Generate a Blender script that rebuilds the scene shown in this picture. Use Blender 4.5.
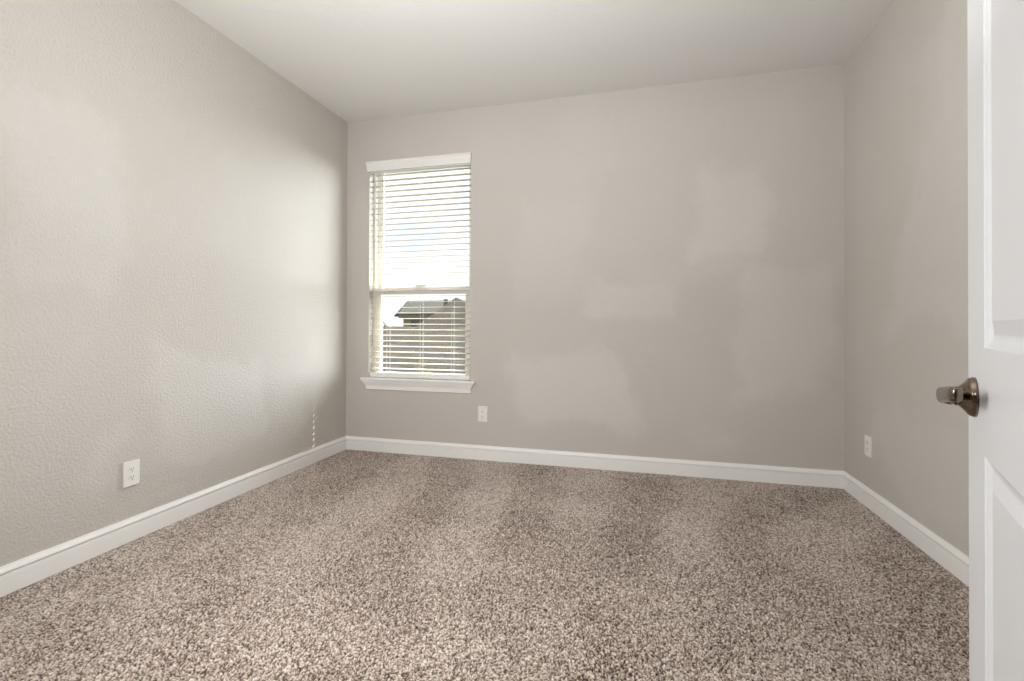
import bpy, bmesh, math, random
import numpy as np
from mathutils import Matrix, Vector

# ------------------------------------------------------------------ camera, world, lights
S = bpy.context.scene
COL = S.collection
for o in list(bpy.data.objects):
    bpy.data.objects.remove(o, do_unlink=True)
S.view_settings.view_transform = 'Standard'
S.view_settings.look = 'None'
S.view_settings.gamma = 1.0
S.view_settings.use_curve_mapping = False
S.view_settings.exposure = 0.1
S.cycles.use_light_tree = False
S.cycles.use_adaptive_sampling = False

ROOM_W, ROOM_H, FRONT_Y, WALL_T, HALL_Y = 3.65, 2.74, -3.33, 0.115, -4.75
CX, CD, CZ, YAW, PITCH, ROLL, FPX, SHIFT = 2.3424, 3.48464, 1.03846, 0.254767, 0.0066055, 0.0035911, 472.256, -18.12

def make_camera():
    cam = bpy.data.cameras.new('camera')
    ob = bpy.data.objects.new('camera', cam)
    COL.objects.link(ob)
    f = Vector((-math.sin(YAW), math.cos(YAW), 0)); r = Vector((math.cos(YAW), math.sin(YAW), 0)); u = Vector((0, 0, 1))
    f2 = f * math.cos(PITCH) + u * math.sin(PITCH); u2 = u * math.cos(PITCH) - f * math.sin(PITCH)
    r3 = r * math.cos(ROLL) + u2 * math.sin(ROLL); u3 = u2 * math.cos(ROLL) - r * math.sin(ROLL)
    m = Matrix((r3, u3, -f2)).transposed().to_4x4()
    m.translation = Vector((CX, -CD, CZ))
    ob.matrix_world = m
    cam.sensor_width = 36.0
    cam.lens = FPX * 36.0 / 1024.0
    cam.shift_y = SHIFT / 1024.0
    cam.clip_start = 0.02
    cam.clip_end = 400
    S.camera = ob
make_camera()

def make_world():
    w = bpy.data.worlds.new('sky'); S.world = w; w.use_nodes = True
    nt = w.node_tree; nt.nodes.clear()
    out = nt.nodes.new('ShaderNodeOutputWorld'); bg = nt.nodes.new('ShaderNodeBackground')
    tc = nt.nodes.new('ShaderNodeTexCoord'); mp = nt.nodes.new('ShaderNodeMapping')
    mp.inputs['Scale'].default_value = (1, 1, 3)
    nz = nt.nodes.new('ShaderNodeTexNoise'); nz.inputs['Scale'].default_value = 2.6; nz.inputs['Detail'].default_value = 6
    cr = nt.nodes.new('ShaderNodeValToRGB')
    cr.color_ramp.elements[0].position = 0.36; cr.color_ramp.elements[0].color = (0.76, 0.86, 1.0, 1)
    cr.color_ramp.elements[1].position = 0.52; cr.color_ramp.elements[1].color = (1.0, 1.0, 1.0, 1)
    nt.links.new(tc.outputs['Generated'], mp.inputs['Vector']); nt.links.new(mp.outputs[0], nz.inputs['Vector'])
    nt.links.new(nz.outputs['Fac'], cr.inputs[0]); nt.links.new(cr.outputs[0], bg.inputs['Color'])
    # bright sky lobe added off the sun to light the left wall
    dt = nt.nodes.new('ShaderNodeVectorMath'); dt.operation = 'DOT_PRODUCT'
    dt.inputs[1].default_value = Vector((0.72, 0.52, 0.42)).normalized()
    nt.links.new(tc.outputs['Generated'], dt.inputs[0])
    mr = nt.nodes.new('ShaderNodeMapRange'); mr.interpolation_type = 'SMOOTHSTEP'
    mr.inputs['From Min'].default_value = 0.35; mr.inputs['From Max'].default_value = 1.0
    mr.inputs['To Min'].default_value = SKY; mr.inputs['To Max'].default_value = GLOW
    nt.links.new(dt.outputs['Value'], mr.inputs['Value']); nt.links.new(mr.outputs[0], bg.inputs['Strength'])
    nt.links.new(bg.outputs[0], out.inputs['Surface'])
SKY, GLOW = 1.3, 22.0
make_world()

def light(kind, name, loc, energy, color=(1, 1, 1), target=None, **kw):
    l = bpy.data.lights.new(name, kind); l.energy = energy; l.color = color
    for k, v in kw.items(): setattr(l, k, v)
    o = bpy.data.objects.new(name, l); COL.objects.link(o); o.location = loc
    if target is not None:
        o.rotation_euler = (Vector(target) - Vector(loc)).to_track_quat('-Z', 'Y').to_euler()
    return o
SUN_DIR = Vector((-0.375, -0.44, -0.60))
light('SUN', 'sun', (6, 8, 9), 10.0, (1.0, 0.92, 0.78), Vector((6, 8, 9)) + SUN_DIR, angle=math.radians(0.3))
# portal at the window for the sky light
pt = light('AREA', 'window_portal', (0.655, 0.30, 1.48), 1.0, target=(0.655, -1, 1.48), shape='RECTANGLE', size=0.95, size_y=1.85)
pt.data.cycles.is_portal = True
# unseen fill lights added near the camera to brighten the room
light('AREA', 'bounce_fill', (1.75, -2.6, 1.4), 35.0, (0.965, 0.98, 1.0), (1.75, -2.5, 3.0), shape='DISK', size=0.6)
light('AREA', 'front_fill', (1.25, -3.12, 1.25), 35.0, (0.965, 0.98, 1.0), (2.3, 0.0, 0.9), shape='DISK', size=0.5)

# ------------------------------------------------------------------ material helpers
def lin(c):
    return tuple(((v / 255) / 12.92 if v / 255 <= 0.04045 else ((v / 255 + 0.055) / 1.055) ** 2.4) for v in c) + (1.0,)

def mat(name, color, rough=0.6, metal=0.0, bump=None, spec=None):
    m = bpy.data.materials.new(name); m.use_nodes = True
    nt = m.node_tree; b = nt.nodes['Principled BSDF']
    b.inputs['Base Color'].default_value = color
    b.inputs['Roughness'].default_value = rough
    b.inputs['Metallic'].default_value = metal
    if spec is not None: b.inputs['Specular IOR Level'].default_value = spec
    tc = nt.nodes.new('ShaderNodeTexCoord')
    nz = nt.nodes.new('ShaderNodeTexNoise')
    nt.links.new(tc.outputs['Object'], nz.inputs['Vector'])
    sc, dist = bump if bump else (120.0, 0.0002)
    nz.inputs['Scale'].default_value = sc; nz.inputs['Detail'].default_value = 3
    bp = nt.nodes.new('ShaderNodeBump'); bp.inputs['Distance'].default_value = dist; bp.inputs['Strength'].default_value = 0.6
    nt.links.new(nz.outputs['Fac'], bp.inputs['Height']); nt.links.new(bp.outputs[0], b.inputs['Normal'])
    return m

def paint_mat(name, base, patch, patches, ax, bump_d=0.0030, bump_scale=105.0):
    """wall paint with an orange-peel texture and soft touch-up patches; patches are (a0, a1, z0, z1, shear, amount)
    with a = the coordinate along the wall"""
    m = mat(name, base, 0.62, bump=(bump_scale, bump_d), spec=0.3)
    nt = m.node_tree; N = nt.nodes; L = nt.links
    b = N['Principled BSDF']
    geo = N.new('ShaderNodeTexCoord'); sep = N.new('ShaderNodeSeparateXYZ')
    nz = N.new('ShaderNodeTexNoise'); nz.inputs['Scale'].default_value = 2.4; nz.inputs['Detail'].default_value = 6; nz.inputs['Roughness'].default_value = 0.62
    L.new(geo.outputs['Object'], nz.inputs['Vector'])
    vm = N.new('ShaderNodeVectorMath'); vm.operation = 'MULTIPLY_ADD'
    vm.inputs[1].default_value = (0.55, 0.55, 0.55)
    sub = N.new('ShaderNodeVectorMath'); sub.operation = 'SUBTRACT'; sub.inputs[1].default_value = (0.5, 0.5, 0.5)
    L.new(nz.outputs['Color'], sub.inputs[0]); L.new(sub.outputs[0], vm.inputs[0]); L.new(geo.outputs['Object'], vm.inputs[2])
    L.new(vm.outputs[0], sep.inputs[0])
    A = sep.outputs['X' if ax == 'X' else 'Y']; Z = sep.outputs['Z']
    def mth(op, x, y):
        n = N.new('ShaderNodeMath'); n.operation = op
        for i, v in enumerate((x, y)):
            if v is None: continue
            if isinstance(v, (int, float)): n.inputs[i].default_value = v
            else: L.new(v, n.inputs[i])
        return n.outputs[0]
    def ss(v, lo, hi):
        n = N.new('ShaderNodeMapRange'); n.interpolation_type = 'SMOOTHSTEP'
        L.new(v, n.inputs['Value']); n.inputs['From Min'].default_value = lo; n.inputs['From Max'].default_value = hi
        return n.outputs[0]
    total = None
    for (a0, a1, z0, z1, sh, am) in patches:
        a = mth('ADD', A, mth('MULTIPLY', Z, sh)) if sh else A
        e = 0.07
        v = mth('MULTIPLY', mth('MULTIPLY', ss(a, a0 - e, a0 + e), ss(a, a1 + e, a1 - e)),
                mth('MULTIPLY', ss(Z, z0 - e, z0 + e), ss(Z, z1 + e, z1 - e)))
        v = mth('MULTIPLY', v, am * 0.85)
        total = v if total is None else mth('MAXIMUM', total, v)
    big = N.new('ShaderNodeTexNoise'); big.inputs['Scale'].default_value = 1.1; big.inputs['Detail'].default_value = 2
    L.new(geo.outputs['Object'], big.inputs['Vector'])
    total = mth('ADD', total, mth('MULTIPLY', ss(big.outputs['Fac'], 0.45, 0.7), 0.22))
    mx = N.new('ShaderNodeMix'); mx.data_type = 'RGBA'
    L.new(total, mx.inputs['Factor']); mx.inputs[6].default_value = base; mx.inputs[7].default_value = patch
    L.new(mx.outputs[2], b.inputs['Base Color'])
    return m

WALL = lin((199, 193, 186)); PATCH = lin((208, 204, 198))
M = {}
M['wall_back'] = paint_mat('wall_paint_back', WALL, PATCH, [
    (2.73, 3.14, 1.50, 2.13, 0, 0.8), (2.02, 2.62, 1.08, 1.40, 0, 0.8), (1.62, 2.45, 0.32, 0.80, 0.25, 0.9),
    (3.02, 3.58, 0.55, 1.46, 0, 0.75), (1.45, 2.0, 1.2, 1.95, 0, 0.35), (2.3, 3.2, 1.35, 1.5, 0, 0.4), (2.7, 2.95, 0.18, 0.3, 0, .6)], 'X')
M['wall_left'] = paint_mat('wall_paint_left', WALL, PATCH, [
    (-1.62, -0.95, 0.30, 0.85, 0, 0.8), (-1.92, -1.78, 0.30, 0.52, 0, 0.8), (-2.25, -1.8, 1.15, 2.0, 0.0, 0.6), (-0.9, -0.5, 0.2, 0.6, 0, 0.4)], 'Y', 0.0090, 85.0)
M['wall_right'] = paint_mat('wall_paint_right', WALL, PATCH, [
    (-1.05, -0.15, 1.0, 3.0, 0.35, 0.7), (-1.2, -0.45, 0.2, 0.62, 0, 0.6), (-1.35, -0.8, 1.2, 2.3, 0.0, 0.5)], 'Y')
M['wall_front'] = paint_mat('wall_paint_front', WALL, PATCH, [(0.4, 1.2, 0.9, 1.6, 0, 0.6)], 'X')
M['ceiling'] = mat('ceiling_paint', lin((222, 220, 216)), 0.8, bump=(70.0, 0.002), spec=0.2)
M['trim'] = mat('trim_paint', lin((243, 241, 238)), 0.35, bump=(30, 0.0002))
M['door'] = mat('door_paint', lin((208, 208, 208)), 0.38, bump=(240, 0.0001))
M['vinyl'] = mat('window_vinyl', lin((228, 226, 220)), 0.4)
M['blind'] = mat('blind_faux_wood', lin((235, 233, 228)), 0.42)
M['cord'] = mat('blind_cord', lin((235, 232, 222)), 0.8)
M['plate'] = mat('outlet_plastic', lin((238, 236, 232)), 0.3)
M['slot'] = mat('outlet_slot', lin((38, 34, 32)), 0.6)
M['nickel'] = mat('satin_nickel', lin((124, 111, 99)), 0.17, 1.0)
M['steel'] = mat('hinge_steel', lin((150, 146, 140)), 0.35, 1.0)
M['stucco'] = mat('neighbour_stucco', lin((120, 114, 106)), 0.9, bump=(20, 0.004))
M['eave_dark'] = mat('neighbour_eave_dark', lin((76, 74, 66)), 0.8)
M['dark_glass'] = mat('neighbour_glass', lin((52, 54, 56)), 0.15)
M['leaf'] = mat('tree_leaves', lin((66, 78, 48)), 0.8)
M['bark'] = mat('tree_bark', lin((84, 70, 58)), 0.9)
M['grass'] = mat('lawn_grass', lin((80, 84, 60)), 0.95, bump=(12, 0.05))
M['slat_wood'] = M['blind']

def slat_material():
    m = mat('blind_slat', lin((212, 204, 188)), 0.4)
    return m
M['slat'] = slat_material()

def glass_mat():
    m = bpy.data.materials.new('window_glass'); m.use_nodes = True
    nt = m.node_tree; nt.nodes.clear()
    out = nt.nodes.new('ShaderNodeOutputMaterial'); mix = nt.nodes.new('ShaderNodeMixShader')
    tr = nt.nodes.new('ShaderNodeBsdfTransparent'); gl = nt.nodes.new('ShaderNodeBsdfGlossy'); lw = nt.nodes.new('ShaderNodeLayerWeight')
    pw = nt.nodes.new('ShaderNodeMath'); pw.operation = 'POWER'; pw.inputs[1].default_value = 4.0
    fr = nt.nodes.new('ShaderNodeMath'); fr.operation = 'MULTIPLY_ADD'; fr.inputs[1].default_value = 0.6; fr.inputs[2].default_value = 0.03
    lw.inputs['Blend'].default_value = 0.5
    nt.links.new(lw.outputs['Facing'], pw.inputs[0]); nt.links.new(pw.outputs[0], fr.inputs[0])
    tr.inputs['Color'].default_value = (0.95, 0.97, 0.96, 1); gl.inputs['Roughness'].default_value = 0.02
    nt.links.new(fr.outputs[0], mix.inputs[0]); nt.links.new(tr.outputs[0], mix.inputs[1]); nt.links.new(gl.outputs[0], mix.inputs[2])
    nt.links.new(mix.outputs[0], out.inputs['Surface'])
    return m
M['glass'] = glass_mat()

def shingle_mat(name, c1, c2, c3):
    m = mat(name, c1, 0.95)
    nt = m.node_tree; N = nt.nodes; L = nt.links; b = N['Principled BSDF']
    uv = N.new('ShaderNodeUVMap')
    br = N.new('ShaderNodeTexBrick'); br.offset = 0.5
    br.inputs['Color1'].default_value = c1; br.inputs['Color2'].default_value = c2; br.inputs['Mortar'].default_value = c3
    br.inputs['Scale'].default_value = 1.0; br.inputs['Brick Width'].default_value = 0.30; br.inputs['Row Height'].default_value = 0.14
    br.inputs['Mortar Size'].default_value = 0.012
    L.new(uv.outputs[0], br.inputs['Vector'])
    nz = N.new('ShaderNodeTexNoise'); nz.inputs['Scale'].default_value = 4.5; nz.inputs['Detail'].default_value = 8
    vm = N.new('ShaderNodeVectorMath'); vm.operation = 'MULTIPLY'; vm.inputs[1].default_value = (0.3, 1.0, 1.0)
    L.new(uv.outputs[0], vm.inputs[0]); L.new(vm.outputs[0], nz.inputs['Vector'])
    mx = N.new('ShaderNodeMix'); mx.data_type = 'RGBA'; mx.blend_type = 'MULTIPLY'; mx.inputs['Factor'].default_value = 0.7
    cr = N.new('ShaderNodeValToRGB'); cr.color_ramp.elements[0].position = 0.3; cr.color_ramp.elements[0].color = (0.45, 0.45, 0.45, 1)
    cr.color_ramp.elements[1].position = 0.65; cr.color_ramp.elements[1].color = (1, 1, 1, 1)
    L.new(nz.outputs['Fac'], cr.inputs[0]); L.new(br.outputs['Color'], mx.inputs[6]); L.new(cr.outputs[0], mx.inputs[7])
    L.new(mx.outputs[2], b.inputs['Base Color'])
    return m
M['shingle'] = shingle_mat('roof_shingles_brown', lin((68, 57, 44)), lin((40, 34, 26)), lin((12, 10, 7)))
M['shingle_grey'] = shingle_mat('roof_shingles_grey', lin((54, 50, 41)), lin((44, 41, 34)), lin((30, 28, 22)))

def carpet_mat():
    m = mat('carpet_pile', lin((170, 152, 140)), 0.95, spec=0.1)
    nt = m.node_tree; N = nt.nodes; L = nt.links; b = N['Principled BSDF']
    for l in list(b.inputs['Normal'].links): L.remove(l)
    tc = N.new('ShaderNodeTexCoord')
    att = N.new('ShaderNodeAttribute'); att.attribute_name = 'pile_shade'
    cr = N.new('ShaderNodeValToRGB'); e = cr.color_ramp.elements
    e[0].position = 0.0; e[0].color = lin(CARPET[0])
    e[1].position = 1.0; e[1].color = lin(CARPET[3])
    x = e.new(0.30); x.color = lin(CARPET[1])
    x = e.new(0.62); x.color = lin(CARPET[2])
    L.new(att.outputs['Fac'], cr.inputs[0])
    L.new(cr.outputs[0], b.inputs['Base Color'])
    b.inputs['Sheen Weight'].default_value = 0.25
    b.inputs['Sheen Roughness'].default_value = 0.6
    return m
CARPET = [(20, 13, 10), (86, 68, 55), (168, 149, 134), (228, 218, 208)]
M['carpet'] = carpet_mat()

# ------------------------------------------------------------------ mesh helpers
def link_bm(name, bm, m, parent=None, smooth=False, bevel=0.0):
    bmesh.ops.recalc_face_normals(bm, faces=bm.faces)
    me = bpy.data.meshes.new(name); bm.to_mesh(me); bm.free()
    me.materials.append(m)
    if smooth:
        for p in me.polygons: p.use_smooth = True
    o = bpy.data.objects.new(name, me); COL.objects.link(o)
    if parent is not None: o.parent = parent
    if bevel:
        md = o.modifiers.new('bevel', 'BEVEL'); md.width = bevel; md.segments = 2; md.limit_method = 'ANGLE'
        md.harden_normals = False
    return o

def box(bm, x0, x1, y0, y1, z0, z1):
    vs = [bm.verts.new(p) for p in ((x0, y0, z0), (x1, y0, z0), (x1, y1, z0), (x0, y1, z0), (x0, y0, z1), (x1, y0, z1), (x1, y1, z1), (x0, y1, z1))]
    for f in ((3, 2, 1, 0), (4, 5, 6, 7), (0, 1, 5, 4), (1, 2, 6, 5), (2, 3, 7, 6), (3, 0, 4, 7)):
        bm.faces.new([vs[i] for i in f])

def boxes(name, lst, m, parent=None, bevel=0.0):
    bm = bmesh.new()
    for b in lst: box(bm, *b)
    return link_bm(name, bm, m, parent, bevel=bevel)

def loft(bm, rings, cap=True, closed=True):
    vr = [[bm.verts.new(p) for p in r] for r in rings]
    n = len(vr[0])
    for a, b in zip(vr, vr[1:]):
        for i in range(n if closed else n - 1):
            j = (i + 1) % n
            bm.faces.new((a[i], a[j], b[j], b[i]))
    if cap:
        bm.faces.new(list(reversed(vr[0]))); bm.faces.new(vr[-1])
    return vr

def empty(name, loc=(0, 0, 0), rz=0.0):
    o = bpy.data.objects.new(name, None); COL.objects.link(o)
    o.empty_display_size = 0.1; o.location = loc; o.rotation_euler = (0, 0, rz)
    return o

def tag(o, label=None, cat=None, group=None, kind=None):
    if label: o['label'] = label
    if cat: o['category'] = cat
    if group: o['group'] = group
    if kind: o['kind'] = kind
    return o

def copy_tree(o, parent=None):
    c = o.copy(); COL.objects.link(c)
    if parent is not None: c.parent = parent
    for ch in [x for x in bpy.data.objects if x.parent == o]:
        copy_tree(ch, c)
    return c

def profile_run(bm, prof, a, b, inward, ma=0.0, mb=0.0):
    """extrude a profile [(depth, z)] along the wall line a->b; inward = unit vector into the room; ma/mb miter amounts"""
    a = Vector(a); b = Vector(b); d = (b - a).normalized(); n = Vector(inward)
    r0 = [(a + n * p + d * (p * ma)) + Vector((0, 0, z)) for p, z in prof]
    r1 = [(b + n * p - d * (p * mb)) + Vector((0, 0, z)) for p, z in prof]
    loft(bm, [r0, r1])

# ------------------------------------------------------------------ floor, walls, ceiling
def make_floor():
    step = 0.0023
    nx = int(ROOM_W / step) + 1; ny = int(-FRONT_Y / step) + 1
    rng = np.random.default_rng(7)
    xs = np.linspace(0, ROOM_W, nx); ys = np.linspace(FRONT_Y, 0, ny)
    def blur(a):
        a = (np.roll(a, 1, 0) + 5 * a + np.roll(a, -1, 0)) / 7
        return (np.roll(a, 1, 1) + 5 * a + np.roll(a, -1, 1)) / 7
    def nrm(a): return (a - a.mean()) / a.std()
    def coarse(cell, seed):
        g = np.random.default_rng(seed).standard_normal((int(-FRONT_Y / cell) + 3, int(ROOM_W / cell) + 3))
        yy = np.clip(-ys / cell, 0, g.shape[0] - 2.001); xx = np.clip(xs / cell, 0, g.shape[1] - 2.001)
        yi = yy.astype(int); xi = xx.astype(int); fy = (yy - yi)[:, None]; fx = (xx - xi)[None, :]
        fy = fy * fy * (3 - 2 * fy); fx = fx * fx * (3 - 2 * fx)
        return (g[yi][:, xi] * (1 - fy) * (1 - fx) + g[yi + 1][:, xi] * fy * (1 - fx) + g[yi][:, xi + 1] * (1 - fy) * fx + g[yi + 1][:, xi + 1] * fy * fx)
    fine = nrm(blur(rng.standard_normal((ny, nx))))
    mid = nrm(blur(blur((rng.standard_normal((ny, nx))))))
    h = 0.0021 * fine + 0.0012 * mid
    X, Y = np.meshgrid(xs, ys)
    # vacuum strokes fan out from the door; leaning-pile sheen painted into tone
    ang = np.degrees(np.arctan2(X - 1.9, Y + 4.6)) + 1.2 * coarse(0.5, 3)
    stroke = np.tanh(3.0 * np.sin(ang * 2 * np.pi / 9.5 + 0.8 * coarse(0.9, 4)))
    far = np.clip((Y + 1.5) / 0.5, 0, 1)
    lay = 0.85 * stroke * (0.25 + 0.75 * far) + 0.5 * coarse(0.26, 5) + 0.2 * coarse(0.09, 6)
    h = h * (1.0 - 0.12 * lay)
    pile_shade = 0.52 + 0.30 * fine + 0.08 * mid + 0.075 * lay  # crevices between tufts painted darker: tone follows pile height
    # pale dent left by furniture
    dent = np.exp(-(((X - 1.46) / 0.055) ** 2 + ((Y + 0.65) / 0.035) ** 2))
    h = h * (1 - 0.8 * dent) - 0.004 * dent
    edge = np.minimum(np.minimum(X, ROOM_W - X), -Y)
    co = np.empty((ny * nx, 3), np.float32)
    jit = rng.standard_normal((2, ny, nx)) * 0.0009
    inside = (X > 0.001) & (X < ROOM_W - 0.001) & (Y < -0.001) & (Y > FRONT_Y + 0.001)
    co[:, 0] = (X + jit[0] * inside).ravel(); co[:, 1] = (Y + jit[1] * inside).ravel(); co[:, 2] = (h - 0.003).ravel()
    idx = np.arange(ny * nx).reshape(ny, nx)
    q = np.stack([idx[:-1, :-1], idx[:-1, 1:], idx[1:, 1:], idx[1:, :-1]], -1).reshape(-1, 4).astype(np.int32)
    me = bpy.data.meshes.new('floor')
    me.vertices.add(len(co)); me.vertices.foreach_set('co', co.ravel())
    me.loops.add(q.size); me.loops.foreach_set('vertex_index', q.ravel())
    me.polygons.add(len(q)); me.polygons.foreach_set('loop_start', np.arange(0, q.size, 4, dtype=np.int32))
    me.polygons.foreach_set('loop_total', np.full(len(q), 4, np.int32))
    me.polygons.foreach_set('use_smooth', np.ones(len(q), bool))
    at = me.attributes.new('pile_shade', 'FLOAT', 'POINT'); at.data.foreach_set('value', np.clip(pile_shade, 0, 1).ravel().astype(np.float32))
    me.update(); me.validate(); me.materials.append(M['carpet'])
    o = bpy.data.objects.new('floor', me); COL.objects.link(o)
    tag(o, kind='structure')
    s = boxes('floor_hall', [(-0.12, ROOM_W + 0.12, HALL_Y - .12, FRONT_Y, -0.10, -0.003)], M['carpet_flat'])
    tag(s, kind='structure')
M['carpet_flat'] = mat('carpet_hall', lin((165, 148, 136)), 0.95, bump=(160, 0.006))
make_floor()

WX0, WX1, WZ0, WZ1, WALL_B = 0.210, 1.100, 0.600, 2.372, 0.16
DX0, DX1, DZ1 = 1.725, 2.580, 2.065      # doorway in the front wall
def st(name, lst, m, bevel=0): return tag(boxes(name, lst, m, bevel=bevel), kind='structure')
st('wall_left', [(-0.12, 0, HALL_Y, 0.0, -0.1, ROOM_H)], M['wall_left'])
st('wall_right', [(ROOM_W, ROOM_W + 0.12, HALL_Y, 0.0, -0.1, ROOM_H)], M['wall_right'])
def wall_with_hole(name, x0, x1, hx0, hx1, z0, z1, hz0, hz1, yf, yb, m):
    bm = bmesh.new()
    O = [(x0, z0), (x1, z0), (x1, z1), (x0, z1)]; I = [(hx0, hz0), (hx1, hz0), (hx1, hz1), (hx0, hz1)]
    v = {}
    for y in (yf, yb):
        for k, L in (('o', O), ('i', I)):
            v[k, y] = [bm.verts.new((x, y, z)) for x, z in L]
        for i in range(4):
            j = (i + 1) % 4
            bm.faces.new((v['o', y][i], v['o', y][j], v['i', y][j], v['i', y][i]))
    for k in 'oi':
        for i in range(4):
            j = (i + 1) % 4
            bm.faces.new((v[k, yf][i], v[k, yf][j], v[k, yb][j], v[k, yb][i]))
    return tag(link_bm(name, bm, m), kind='structure')
wall_with_hole('wall_back', -0.12, ROOM_W + 0.12, WX0, WX1, -0.1, ROOM_H, WZ0 - 0.012, WZ1, 0.0, WALL_B, M['wall_back'])
st('wall_front', [(0, DX0 - 0.02, FRONT_Y - WALL_T, FRONT_Y, -0.003, ROOM_H), (DX1 + 0.02, ROOM_W, FRONT_Y - WALL_T, FRONT_Y, -0.003, ROOM_H),
                  (DX0 - 0.02, DX1 + 0.02, FRONT_Y - WALL_T, FRONT_Y, DZ1 + 0.02, ROOM_H)], M['wall_front'])
st('wall_rear', [(-0.12, ROOM_W + 0.12, HALL_Y - 0.12, HALL_Y, -0.1, ROOM_H)], M['wall_front'])
st('ceiling', [(-0.12, ROOM_W + 0.12, HALL_Y - 0.12, WALL_B, ROOM_H, ROOM_H + 0.12)], M['ceiling'])

# baseboards (profile = depth from the wall, height)
BP = [(0, 0), (0.0150, 0), (0.0150, 0.078), (0.0145, 0.0792), (0.0050, 0.0797), (0.0050, 0.0848), (0.0140, 0.0862), (0.0138, 0.0900),
      (0.0108, 0.0965), (0.0070, 0.1035), (0.0062, 0.1090), (0.0050, 0.1102), (0, 0.1102)]
def baseboard(name, a, b, n, ma=1, mb=1):
    bm = bmesh.new(); profile_run(bm, BP, a, b, n, ma, mb)
    return tag(link_bm(name, bm, M['trim']), kind='structure')
baseboard('baseboard_left', (0, FRONT_Y, 0), (0, 0, 0), (1, 0, 0))
baseboard('baseboard_back', (0, 0, 0), (ROOM_W, 0, 0), (0, -1, 0))
baseboard('baseboard_right', (ROOM_W, 0, 0), (ROOM_W, FRONT_Y, 0), (-1, 0, 0))
bm = bmesh.new()
profile_run(bm, BP, (ROOM_W, FRONT_Y, 0), (DX1 + 0.075, FRONT_Y, 0), (0, 1, 0), 1, 0)
profile_run(bm, BP, (DX0 - 0.075, FRONT_Y, 0), (0, FRONT_Y, 0), (0, 1, 0), 0, 1)
tag(link_bm('baseboard_front', bm, M['trim']), kind='structure')
# door frame: jambs and casing around the doorway
J0, J1 = FRONT_Y - WALL_T, FRONT_Y
lst = [(DX0 - 0.02, DX0, J0, J1, -0.003, DZ1), (DX1, DX1 + 0.02, J0, J1, -0.003, DZ1), (DX0 - 0.02, DX1 + 0.02, J0, J1, DZ1, DZ1 + 0.02),
       (DX0, DX0 + 0.012, J0 + 0.01, J0 + 0.045, 0, DZ1), (DX1 - 0.012, DX1, J0 + 0.01, J0 + 0.045, 0, DZ1)]
for y0, y1 in ((J1, J1 + 0.016), (J0 - 0.016, J0)):
    lst += [(DX0 - 0.07, DX0 - 0.006, y0, y1, 0, DZ1 + 0.07), (DX1 + 0.006, DX1 + 0.07, y0, y1, 0, DZ1 + 0.07), (DX0 - 0.006, DX1 + 0.006, y0, y1, DZ1 + 0.006, DZ1 + 0.07)]
st('trim_1', lst, M['trim'], bevel=0.003)

# ------------------------------------------------------------------ window
def ring(bm, x0, x1, z0, z1, y0, y1, wl, wr, wb, wt):
    """rectangular frame with its own stile and rail widths"""
    box(bm, x0, x0 + wl, y0, y1, z0, z1); box(bm, x1 - wr, x1, y0, y1, z0, z1)
    box(bm, x0 + wl, x1 - wr, y0, y1, z0, z0 + wb); box(bm, x0 + wl, x1 - wr, y0, y1, z1 - wt, z1)

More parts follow.
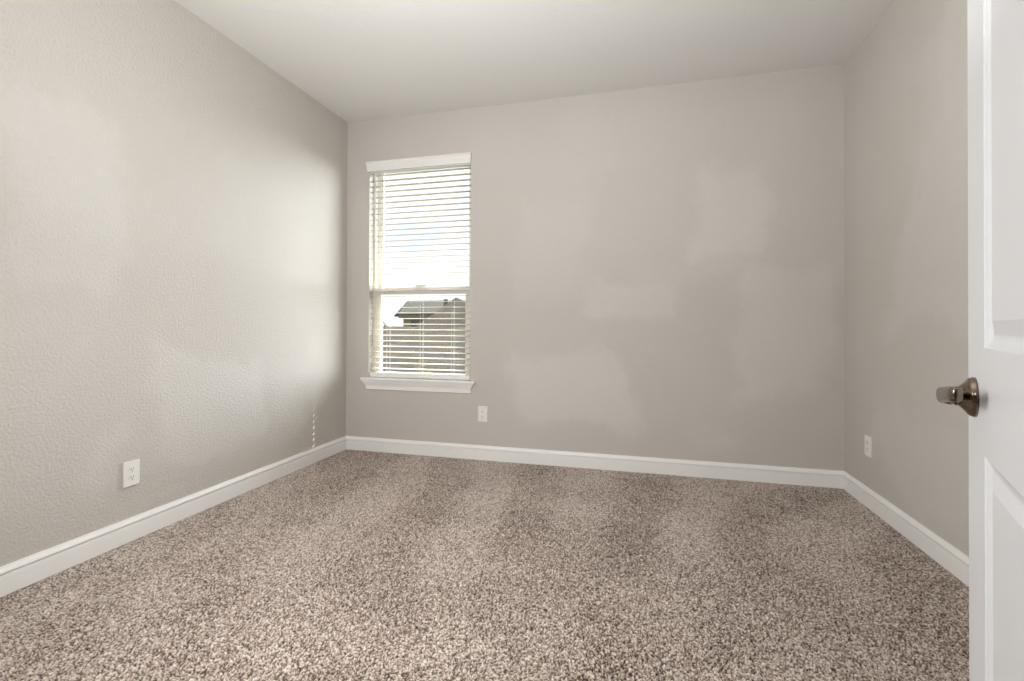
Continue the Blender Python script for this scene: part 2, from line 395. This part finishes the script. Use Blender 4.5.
def make_window():
    w = tag(empty('window_1', (0, 0, 0)), kind='structure')
    bm = bmesh.new()
    ring(bm, WX0, WX1, WZ0, WZ1, 0.062, 0.150, 0.026, 0.026, 0.018, 0.020)
    box(bm, WX0 + 0.026, WX0 + 0.034, 0.094, 0.100, WZ0 + 0.03, WZ1 - 0.03)
    box(bm, WX1 - 0.034, WX1 - 0.026, 0.094, 0.100, WZ0 + 0.03, WZ1 - 0.03)
    link_bm('window_frame', bm, M['vinyl'], w, bevel=0.0015)
    a, b = WX0 + 0.027, WX1 - 0.027
    bm = bmesh.new(); ring(bm, a, b, WZ0 + 0.019, 1.350, 0.066, 0.092, 0.050, 0.040, 0.028, 0.052)
    box(bm, WX0 + 0.001, WX1 - 0.001, 0.0585, 0.068, 1.290, 1.350)
    box(bm, 0.600, 0.70, 0.056, 0.066, 1.352, 1.366)
    ls = link_bm('lower_sash', bm, M['vinyl'], w, bevel=0.002)
    boxes('window_pane', [(a + 0.038, b - 0.038, 0.077, 0.081, WZ0 + 0.045, 1.300)], M['glass'], ls)
    bm = bmesh.new(); ring(bm, a, b, 1.303, WZ1 - 0.021, 0.102, 0.128, 0.044, 0.024, 0.045, 0.020)
    us = link_bm('upper_sash', bm, M['vinyl'], w, bevel=0.002)
    boxes('window_pane', [(a + 0.022, b - 0.022, 0.113, 0.117, 1.345, WZ1 - 0.039)], M['glass'], us)
    # stool board with a nosing
    X0, X1 = 0.156, 1.143
    bm = bmesh.new()
    prof = [(0.062, 0.588), (0.062, 0.606), (-0.034, 0.606), (-0.038, 0.604), (-0.040, 0.597), (-0.038, 0.590), (-0.034, 0.588)]
    loft(bm, [[(x, y, z) for y, z in prof] for x in (WX0, WX1)])
    pr2 = [(0.0, 0.588), (0.0, 0.606), (-0.034, 0.606), (-0.038, 0.604), (-0.040, 0.597), (-0.038, 0.590), (-0.034, 0.588)]
    loft(bm, [[(x, y, z) for y, z in pr2] for x in (X0, WX0)])
    loft(bm, [[(x, y, z) for y, z in pr2] for x in (WX1, X1)])
    link_bm('window_sill', bm, M['trim'], w)
    # moulded apron with mitred returns, narrower at its foot
    prof = [(0.034, 0.588), (0.033, 0.581), (0.028, 0.579), (0.026, 0.570), (0.020, 0.556), (0.014, 0.540), (0.012, 0.522), (0.012, 0.512), (0.009, 0.508)]
    bm = bmesh.new(); rows = []
    for p, z in prof:
        k = 0.034 - p
        rows.append([bm.verts.new(q) for q in ((X0 + 0.004 + k * 1.5, 0, z), (X0 + 0.004 + k * 1.5, -p, z), (X1 - 0.004 - k * 1.5, -p, z), (X1 - 0.004 - k * 1.5, 0, z))])
    for r0, r1 in zip(rows, rows[1:]):
        for i in range(3): bm.faces.new((r0[i], r0[i + 1], r1[i + 1], r1[i]))
    bm.faces.new(rows[0]); bm.faces.new(list(reversed(rows[-1])))
    link_bm('window_apron', bm, M['trim'], w)
make_window()

# ------------------------------------------------------------------ blind
def make_blind():
    t = tag(empty('window_blind', (0.655, 0.0, 0.0)),
            'white horizontal slat blind lowered over the window with slats open', 'blind')
    ox = 0.655
    x0, x1 = 0.216 - ox, 1.094 - ox
    # valance: crown profile with returns
    vx0, vx1 = 0.190 - ox, 1.108 - ox
    prof = [(0.026, 2.384), (0.030, 2.382), (0.031, 2.372), (0.026, 2.366), (0.024, 2.345), (0.021, 2.330), (0.022, 2.327), (0.019, 2.322), (0.017, 2.308), (0.014, 2.306)]
    bm = bmesh.new(); rows = []
    for p, z in prof:
        k = (0.031 - p) * 0.55
        rows.append([bm.verts.new(q) for q in ((vx0 + k, -0.0005, z), (vx0 + k, -p, z), (vx1 - k, -p, z), (vx1 - k, -0.0005, z))])
    for r0, r1 in zip(rows, rows[1:]):
        for i in range(3): bm.faces.new((r0[i], r0[i + 1], r1[i + 1], r1[i]))
    bm.faces.new(rows[0]); bm.faces.new(list(reversed(rows[-1])))
    link_bm('valance', bm, M['blind'], t)
    boxes('headrail', [(x0, x1, 0.003, 0.055, 2.300, 2.352)], M['blind'], t, bevel=0.002)
    # slats: thin crowned boards with a routed cord hole near the left end
    ys = [0.0040, 0.0120, 0.0200, 0.0380, 0.0460, 0.0540]
    zc = [0.0, 0.0010, 0.0014, 0.0014, 0.0010, 0.0]
    xs = [x0, 0.369 - ox, 0.381 - ox, 0.655 - ox, x1]
    th = 0.0026
    zc = [z + (y - 0.029) * math.tan(math.radians(5.0)) for y, z in zip(ys, zc)]
    bm = bmesh.new()
    T = [[bm.verts.new((x, y, z + th)) for y, z in zip(ys, zc)] for x in xs]
    B = [[bm.verts.new((x, y, z)) for y, z in zip(ys, zc)] for x in xs]
    nx, ny = len(xs), len(ys)
    solid = lambda i, j: 0 <= i < nx - 1 and 0 <= j < ny - 1 and not (i == 1 and j == 2)
    for i in range(nx - 1):
        for j in range(ny - 1):
            if not solid(i, j): continue
            bm.faces.new((T[i][j], T[i + 1][j], T[i + 1][j + 1], T[i][j + 1]))
            bm.faces.new((B[i][j + 1], B[i + 1][j + 1], B[i + 1][j], B[i][j]))
            if not solid(i - 1, j): bm.faces.new((T[i][j], T[i][j + 1], B[i][j + 1], B[i][j]))
            if not solid(i + 1, j): bm.faces.new((T[i + 1][j + 1], T[i + 1][j], B[i + 1][j], B[i + 1][j + 1]))
            if not solid(i, j - 1): bm.faces.new((T[i + 1][j], T[i][j], B[i][j], B[i + 1][j]))
            if not solid(i, j + 1): bm.faces.new((T[i][j + 1], T[i + 1][j + 1], B[i + 1][j + 1], B[i][j + 1]))
    proto = link_bm('slat', bm, M['slat'], t)
    n = 36; z_hi = 2.278; pitch = 0.0457
    for k in range(n):
        o = proto if k == 0 else proto.copy()
        if k: COL.objects.link(o); o.parent = t
        o.location = (0, 0, z_hi - k * pitch)
    zb = z_hi - n * pitch
    boxes('bottom_rail', [(x0, x1, 0.004, 0.054, 0.610, 0.648)], M['blind'], t, bevel=0.003)
    # ladder cords (front and back strings with rungs) at three places
    for cx in (0.375, 0.672, 0.942):
        c = cx - ox; lst = []
        for y in (0.0022, 0.0558):
            lst.append((c - 0.0006, c + 0.0006, y - 0.0006, y + 0.0006, 0.648, 2.300))
        boxes('ladder_cord', lst, M['cord'], t)
    bm = bmesh.new()
    wx = 0.268 - ox
    loft(bm, [[(wx + 0.0045 * math.cos(a * math.pi / 4), -0.012 + 0.0045 * math.sin(a * math.pi / 4), z) for a in range(8)] for z in (1.40, 2.30)])
    link_bm('tilt_wand', bm, M['glass_plastic'], t)
M['glass_plastic'] = mat('clear_wand_plastic', lin((206, 206, 200)), 0.15)
make_blind()

# ------------------------------------------------------------------ door
def panel_face(bm, w, h, y, s, panels):
    """one moulded door face at local y; s = +1 when the face looks toward +y"""
    px0, px1 = panels[0][0], panels[0][1]
    quads = [(0, px0, 0, h), (px1, w, 0, h)]
    zs = [0] + [v for p in panels for v in (p[2], p[3])] + [h]
    for a, b in zip(zs[0::2], zs[1::2]): quads.append((px0, px1, a, b))
    for x0, x1, z0, z1 in quads:
        bm.faces.new([bm.verts.new(p) for p in ((x0, y, z0), (x1, y, z0), (x1, y, z1), (x0, y, z1))])
    for (x0, x1, z0, z1) in panels:
        rows = []
        for off, dep in ((0, 0), (0.002, 0.0018), (0.006, 0.0030), (0.0125, 0.0065), (0.016, 0.0072), (0.019, 0.0072), (0.034, 0.0030), (0.038, 0.0018), (0.040, 0.0018)):
            rows.append([bm.verts.new((x, y - s * dep, z)) for x, z in ((x0 + off, z0 + off), (x1 - off, z0 + off), (x1 - off, z1 - off), (x0 + off, z1 - off))])
        for a, b in zip(rows, rows[1:]):
            for i in range(4):
                j = (i + 1) % 4; bm.faces.new((a[i], a[j], b[j], b[i]))
        bm.faces.new(rows[-1])

def lathe_y(bm, prof, cx, cz, n=40):
    rings = [[(cx + r * math.cos(2 * math.pi * i / n), y, cz + r * math.sin(2 * math.pi * i / n)) for i in range(n)] for y, r in prof]
    loft(bm, rings)

def make_door():
    W, H, T = 0.81, 2.035, 0.035
    d = tag(empty('door_1', (2.5605, -3.3157, 0.012), math.atan2(0.928, 0.371)), kind='structure')
    P = [(0.124, W - 0.124, 0.24, 0.846), (0.124, W - 0.124, 0.997, H - 0.12)]
    bm = bmesh.new()
    panel_face(bm, W - 0.004, H, 0.0, 1, P)
    panel_face(bm, W - 0.004, H, -T, -1, P)
    # edges of the leaf, free edge eased
    loft(bm, [[(0, 0, z), (0, -T, z), (W - 0.004, -T, z), (W, -T + 0.003, z), (W, -0.003, z), (W - 0.004, 0, z)] for z in (0, H)])
    # drop the two large loft sides: they coincide with the moulded faces
    bm.faces.ensure_lookup_table()
    kill = []
    for f in bm.faces:
        ysame = all(abs(v.co.y) < 1e-6 for v in f.verts) or all(abs(v.co.y + T) < 1e-6 for v in f.verts)
        if ysame and abs(f.calc_area() - (W - 0.004) * H) < 1e-3: kill.append(f)
    bmesh.ops.delete(bm, geom=kill, context='FACES_ONLY')
    bmesh.ops.remove_doubles(bm, verts=bm.verts, dist=1e-5)
    link_bm('door_leaf', bm, M['door'], d)
    hx, hz = 0.750, 0.921
    for s, y0 in ((1, 0.0), (-1, -T)):
        hd = empty('door_handle', (hx, y0, hz)); hd.parent = d
        if s < 0: hd.scale = (1, -1, 1)
        bm = bmesh.new()
        lathe_y(bm, [(0.0, 0.0300), (0.0035, 0.0300), (0.0045, 0.0288), (0.0058, 0.0288), (0.0085, 0.0270), (0.0120, 0.0220), (0.0155, 0.0175), (0.0180, 0.0155)], 0, 0)
        link_bm('rose', bm, M['nickel'], hd, smooth=True)
        bm = bmesh.new()
        lathe_y(bm, [(0.0170, 0.0145), (0.0230, 0.0142), (0.0238, 0.0128), (0.0258, 0.0128), (0.0268, 0.0142), (0.036, 0.0125)], 0, 0, 28)
        link_bm('handle_neck', bm, M['nickel'], hd, smooth=True)
        # lever: from above the neck, sweeping toward the hinge
        bm = bmesh.new(); rings = []
        for x, yc, hh, tt in ((0.0135, 0.036, 0.004, 0.003), (0.0125, 0.036, 0.0085, 0.0055), (0.009, 0.036, 0.0115, 0.0075), (0.0, 0.0360, 0.0125, 0.0080),
                              (-0.020, 0.0362, 0.0115, 0.0075), (-0.045, 0.0368, 0.0105, 0.0070), (-0.075, 0.0366, 0.0105, 0.0070),
                              (-0.096, 0.0350, 0.0110, 0.0072), (-0.106, 0.0338, 0.0106, 0.0068), (-0.110, 0.0334, 0.0085, 0.0050), (-0.111, 0.0333, 0.004, 0.0025)):
            rg = []
            for i in range(24):
                a = 2 * math.pi * i / 24; c, q = math.cos(a), math.sin(a)
                e = 0.75
                rg.append((x, yc + tt * math.copysign(abs(c) ** e, c), 0.0138 * max(0.0, -x / 0.11) + hh * math.copysign(abs(q) ** e, q)))
            rings.append(rg)
        loft(bm, rings)
        link_bm('lever', bm, M['nickel'], hd, smooth=True)
    for z in (0.22, 1.02, 1.80):
        bm = bmesh.new()
        n = 16
        loft(bm, [[(-0.004 + 0.006 * math.cos(2 * math.pi * i / n), -T - 0.004 + 0.006 * math.sin(2 * math.pi * i / n), zz) for i in range(n)] for zz in (z - 0.045, z + 0.045)])
        link_bm('hinge', bm, M['steel'], d, smooth=False)
    boxes('latch_plate', [(W - 0.0005, W + 0.0012, -0.030, -0.005, 0.892, 0.950)], M['steel'], d)
make_door()

# ------------------------------------------------------------------ outlets (built facing -Y at the wall plane y = 0)
def make_outlet():
    t = empty('wall_outlet')
    w, h = 0.0375, 0.0595
    bm = bmesh.new()
    rows = []
    for k, y in ((0.003, 0), (0.003, -0.0045), (0, -0.0045), (0, -0.0082), (0.0012, -0.0096), (0.004, -0.0098)):
        rows.append([(-w + k, y, -h + k), (w - k, y, -h + k), (w - k, y, h - k), (-w + k, y, h - k)])
    loft(bm, rows)
    link_bm('cover_plate', bm, M['plate'], t)
    for s in (1, -1):
        bm = bmesh.new(); n = 28; rings = []
        for y, k in ((-0.0091, 0), (-0.0108, 0), (-0.0114, 0.0008)):
            rg = []
            for i in range(n):
                a = 2 * math.pi * i / n
                x = (0.0172 - k) * math.cos(a); z = (0.0172 - k) * math.sin(a)
                z = max(-0.0140 + k, min(0.0140 - k, z))
                rg.append((x, y, z + s * 0.0195))
            rings.append(rg)
        loft(bm, rings)
        r = link_bm('receptacle', bm, M['plate'], t)
        c = s * 0.0195
        boxes('slot', [(-0.0073, -0.0051, -0.0117, -0.0106, c - 0.001, c + 0.0075), (0.0051, 0.0073, -0.0117, -0.0106, c + 0.0002, c + 0.0070),
                       (-0.0024, 0.0024, -0.0117, -0.0106, c - 0.0095, c - 0.0048)], M['slot'], r)
    bm = bmesh.new(); lathe_y(bm, [(-0.0096, 0.0032), (-0.0108, 0.0030)], 0, 0, 14)
    link_bm('screw', bm, M['plate'], t)
    return t
ol = make_outlet()
ol.location = (1.206, 0.0, 0.355)
tag(ol, 'small white electrical outlet on the back wall, right below the window sill', 'outlet', 'electrical outlets low on the walls')
o2 = copy_tree(ol); o2.location = (0.0, -1.747, 0.3235); o2.rotation_euler = (0, 0, math.pi / 2)
tag(o2, 'white electrical outlet on the left wall, closest and largest of the outlets', 'outlet')
o3 = copy_tree(ol); o3.location = (ROOM_W, -0.329, 0.352); o3.rotation_euler = (0, 0, -math.pi / 2)
tag(o3, 'white electrical outlet on the right wall, beside the open door', 'outlet')

# ------------------------------------------------------------------ outside
def roof_mesh(name, faces, m, parent=None, thick=0.12):
    """faces = list of polygons; UVs in metres along the eave and up the slope; closed underneath by a solidify"""
    me = bpy.data.meshes.new(name); vs = []; fs = []
    for f in faces:
        fs.append(list(range(len(vs), len(vs) + len(f)))); vs += [tuple(p) for p in f]
    me.from_pydata(vs, [], fs); me.update()
    uv = me.uv_layers.new(name='UVMap')
    for p in me.polygons:
        n = p.normal
        if n.z < 0: n = -n
        u = Vector((-n.y, n.x, 0)); u = u.normalized() if u.length > 1e-6 else Vector((1, 0, 0))
        v = n.cross(u)
        for li in p.loop_indices:
            co = me.vertices[me.loops[li].vertex_index].co
            uv.data[li].uv = (co.dot(u), co.dot(v))
    me.materials.append(m)
    o = bpy.data.objects.new(name, me); COL.objects.link(o)
    if parent is not None: o.parent = parent
    md = o.modifiers.new('thick', 'SOLIDIFY'); md.thickness = thick; md.offset = -1
    return o

GZ = -3.2
tag(boxes('ground', [(-60, 40, 0.5, 90, GZ - 0.2, GZ)], M['grass']), kind='structure')

def near_house():
    t = tag(empty('neighbour_house', (-4, 9, GZ)), 'near neighbouring house with brown shingled roof filling the lower window pane', 'house')
    off = Vector((4, -9, -GZ))
    f = lambda L: [Vector(p) + off for p in L]
    # main hip-less slope facing the window, ridge just under eye level
    zr, yr = 1.00, 9.0
    faces = [f([(-9, 4.6, -0.95), (2.5, 4.6, -0.95), (2.5, yr, zr), (-9, yr, zr)]), f([(-9, yr, zr), (2.5, yr, zr), (2.5, 13.4, -0.95), (-9, 13.4, -0.95)])]
    roof_mesh('main_roof', faces, M['shingle'], t)
    # higher hipped wing behind
    ap = (-3.72, 12.0, 2.02)
    x0, x1, y0, y1, ze = -4.75, -0.2, 9.9, 14.2, 0.62
    c = [(x0, y0, ze), (x1, y0, ze), (x1, y1, ze), (x0, y1, ze)]
    faces = [f([c[i], c[(i + 1) % 4], ap]) for i in range(4)]
    roof_mesh('wing_roof', faces, M['shingle'], t)
    w = boxes('wall', [(-8.6 + 4, 2.1 + 4, 5.0 - 9, 13.0 - 9, 0, -1.05 - GZ)], M['stucco'], t)
near_house()

def far_house():
    t = tag(empty('neighbour_house', (-9, 27, GZ)), 'farther neighbouring house with grey hipped roof seen behind the brown roof', 'house')
    off = Vector((9, -27, -GZ))
    f = lambda L: [Vector(p) + off for p in L]
    zr, ze, ye, yr = 2.78, 1.80, 24.6, 27.2
    # ridge from x=-13.3 to the right, hip on the left
    faces = [f([(-12.7, ye, ze), (2, ye, ze), (2, yr, zr), (-13.35, yr, zr)]),
             f([(-13.35, yr, zr), (2, yr, zr), (2, 2 * yr - ye, ze), (-15.8, 2 * yr - ye, ze)]),
             f([(-12.7, ye, ze), (-13.35, yr, zr), (-15.8, 2 * yr - ye, ze)])]
    roof_mesh('main_roof', faces, M['shingle_grey'], t)
    boxes('eave_dark', [(-12.68 + 9, 2 + 9, ye + 0.02 - 27, ye + 0.10 - 27, 1.50 - GZ, 1.78 - GZ)], M['eave_dark'], t)  # dark strip stands in for shaded soffit and wall under the eave
    boxes('wall', [(-12.55 + 9, 1.6 + 9, ye + 0.45 - 27, 29.6 - 27, 0, 1.66 - GZ)], M['stucco'], t)
    boxes('window', [(-11.95 + 9, -11.0 + 9, ye + 0.40 - 27, ye + 0.46 - 27, 0.4 - GZ, 1.35 - GZ)], M['dark_glass'], t)
far_house()

def roof_vent():
    t = boxes('roof_vent', [(-4.15, -3.98, 11.9, 12.1, 1.45, 1.96)], M['eave_dark'], bevel=0.03)
    tag(t, 'dark vent box on the neighbouring roof beside its peak', 'vent')
roof_vent()

def make_tree(x, y, ztop, s, label):
    t = tag(empty('tree', (x, y, GZ)), label, 'tree')
    bm = bmesh.new()
    loft(bm, [[(r * math.cos(a * math.pi / 4), r * math.sin(a * math.pi / 4), z) for a in range(8)] for r, z in ((0.22, 0), (0.15, 2.0), (0.08, ztop - GZ - 0.8))])
    link_bm('trunk', bm, M['bark'], t)
    rng = random.Random(5); bm = bmesh.new()
    for i in range(2600):
        th = rng.uniform(0, 2 * math.pi); ph = rng.uniform(-0.9, 1.5); r = s * (rng.uniform(0.35, 1) ** 0.5) * (1 + 0.18 * math.sin(3 * th) + 0.12 * math.sin(5 * ph))
        c = Vector((r * math.cos(th) * math.cos(ph), r * math.sin(th) * math.cos(ph), ztop - GZ - s + r * math.sin(ph) * 0.9))
        n = Vector((rng.uniform(-1, 1), rng.uniform(-1, 1), rng.uniform(-1, 1))).normalized(); u = n.orthogonal().normalized() * 0.10; v = n.cross(u).normalized() * 0.06
        bm.faces.new([bm.verts.new(c + q) for q in (-u, -v, u, v)])
    link_bm('foliage', bm, M['leaf'], t)
make_tree(-17.3, 30.0, 1.25, 1.2, 'green leafy tree beyond the roofs, at the left of the window')

# unseen eave added outside the wall to shade the upper slats from sun
st('shade_eave', [(-0.6, 4.2, WALL_B, WALL_B + 0.62, 2.62, 2.74)], M['trim'])
